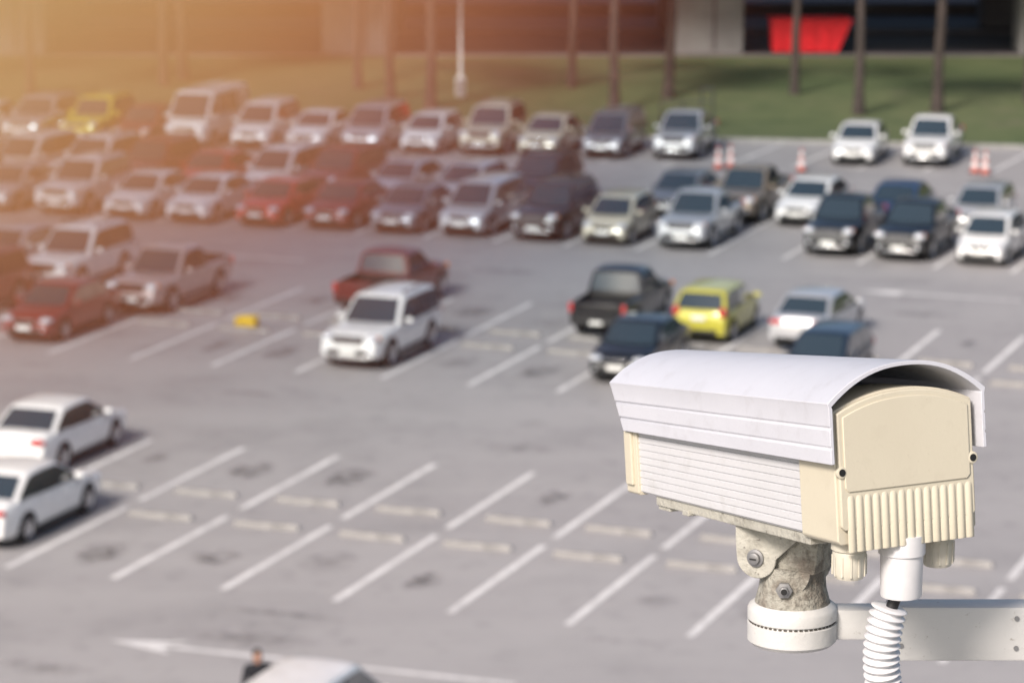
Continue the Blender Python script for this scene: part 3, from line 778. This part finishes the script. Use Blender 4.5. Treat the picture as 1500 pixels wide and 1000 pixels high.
for k in range(52):
    a=2*math.pi*k/52; bs.box(S*B+Vector((67.6*S*math.cos(a),67.6*S*math.sin(a),-201.2*S)),(1.5*S,5*S,2*S),1,Matrix.Rotation(a,3,'Z'))
bs.obj('base_disc',[M_arm,M_thread],cctv,smooth=35)
ar=MB()
ar.box(S*(B+Vector((105,10,-208))),(110*S,44*S,50*S),0,ch=6*S)
ar.box(S*(B+Vector((470,18,-224))),(640*S,52*S,88*S),0,ch=5*S)
ar.obj('mounting_arm',[M_arm],cctv,smooth=30)
ah=MB()
for x,z in ((150,-242),(150,-200),(330,-246),(330,-198)):
    ah.lathe([(4*S,0),(4*S,2*S)],S*(B+Vector((x+20,-8.5,z))),'y',14,0,Matrix.Diagonal((1,-1,1)))
ah.obj('arm_rivets',[M_steel],cctv)
mp_=MB(); mp_.lathe([(.075,-17.44),(.06,-10),(.05,.35),(.01,.37)],S*(B+Vector((830,18,0))),'z',24,0); mp_.box(S*(B+Vector((785,18,-224))),(12*S,150*S,170*S),0,ch=3*S)
mp_.box(S*(B+Vector((830,18,0)))+Vector((0,0,-17.4)),(.35,.35,.06),0)
mp_.obj('mast',[M_steel],cctv,smooth=40)

# ------------------------------------------------------------------ added tinted volume imitating a warm flare glow, far left (smooth density falloff)
hz=MB(); prof=[(max(1e-3,math.cos(R(-90+180*k/16))),math.sin(R(-90+180*k/16))) for k in range(17)]
hz.lathe(prof,(0,0,0),'z',32,0)
hm=bpy.data.materials.new('flare_glow_volume'); hm.use_nodes=True; nt=hm.node_tree; nt.nodes.clear()
out=nt.nodes.new('ShaderNodeOutputMaterial'); vsn=nt.nodes.new('ShaderNodeVolumeScatter'); van=nt.nodes.new('ShaderNodeVolumeAbsorption'); ads=nt.nodes.new('ShaderNodeAddShader')
tc=nt.nodes.new('ShaderNodeTexCoord'); gr=nt.nodes.new('ShaderNodeTexGradient'); gr.gradient_type='QUADRATIC_SPHERE'
nt.links.new(tc.outputs['Object'],gr.inputs['Vector'])
mu=nt.nodes.new('ShaderNodeMath'); mu.operation='MULTIPLY'; mu.inputs[1].default_value=.085; nt.links.new(gr.outputs['Fac'],mu.inputs[0])
mu2=nt.nodes.new('ShaderNodeMath'); mu2.operation='MULTIPLY'; mu2.inputs[1].default_value=.055; nt.links.new(gr.outputs['Fac'],mu2.inputs[0])
cr=nt.nodes.new('ShaderNodeValToRGB'); e=cr.color_ramp.elements; e[0].position=0; e[0].color=(1,.30,.18,1); e[1].position=.55; e[1].color=(1,.72,.26,1)
e2=e.new(.2); e2.color=(1,.43,.15,1)
nt.links.new(gr.outputs['Fac'],cr.inputs['Fac'])
nt.links.new(cr.outputs['Color'],vsn.inputs['Color']); nt.links.new(cr.outputs['Color'],van.inputs['Color'])
nt.links.new(mu.outputs[0],vsn.inputs['Density']); nt.links.new(mu2.outputs[0],van.inputs['Density'])
vsn.inputs['Anisotropy'].default_value=-.5
nt.links.new(vsn.outputs[0],ads.inputs[0]); nt.links.new(van.outputs[0],ads.inputs[1]); nt.links.new(ads.outputs[0],out.inputs['Volume'])
ho=hz.obj('flare_glow_volume',[hm]); ho.location=(-19,100,14.5); ho.scale=(29,52,22)

# ------------------------------------------------------------------ light
w=bpy.data.worlds.new('World'); scene.world=w; w.use_nodes=True; nt=w.node_tree
bg=nt.nodes['Background']; sky=nt.nodes.new('ShaderNodeTexSky'); sky.sky_type='NISHITA'; sky.sun_disc=False
sky.sun_elevation=R(SUN_EL); sky.sun_rotation=R(SUN_AZ); sky.dust_density=3.0; sky.air_density=0.9
nt.links.new(sky.outputs[0],bg.inputs[0]); bg.inputs[1].default_value=SKY_STR
sd_=bpy.data.lights.new('sun','SUN'); sd_.energy=SUN_STR; sd_.angle=R(15); sd_.color=(1,.90,.82)
so=bpy.data.objects.new('sun',sd_); COL.objects.link(so)
dirv=Vector((math.sin(R(SUN_AZ))*math.cos(R(SUN_EL)),math.cos(R(SUN_AZ))*math.cos(R(SUN_EL)),math.sin(R(SUN_EL))))
so.rotation_euler=dirv.to_track_quat('Z','Y').to_euler(); so.location=dirv*300

# ------------------------------------------------------------------ camera
cd=bpy.data.cameras.new('camera'); cam=bpy.data.objects.new('camera',cd); COL.objects.link(cam)
cam.location=(0,0,18.05); cam.rotation_euler=(R(90-11.14),0,0); cd.lens=115.9; cd.sensor_width=36; cd.clip_start=.05; cd.clip_end=5000
cd.dof.use_dof=True; cd.dof.focus_distance=2.40; cd.dof.aperture_fstop=17
scene.camera=cam
scene.view_settings.view_transform='Standard'; scene.view_settings.look='None'; scene.view_settings.exposure=0
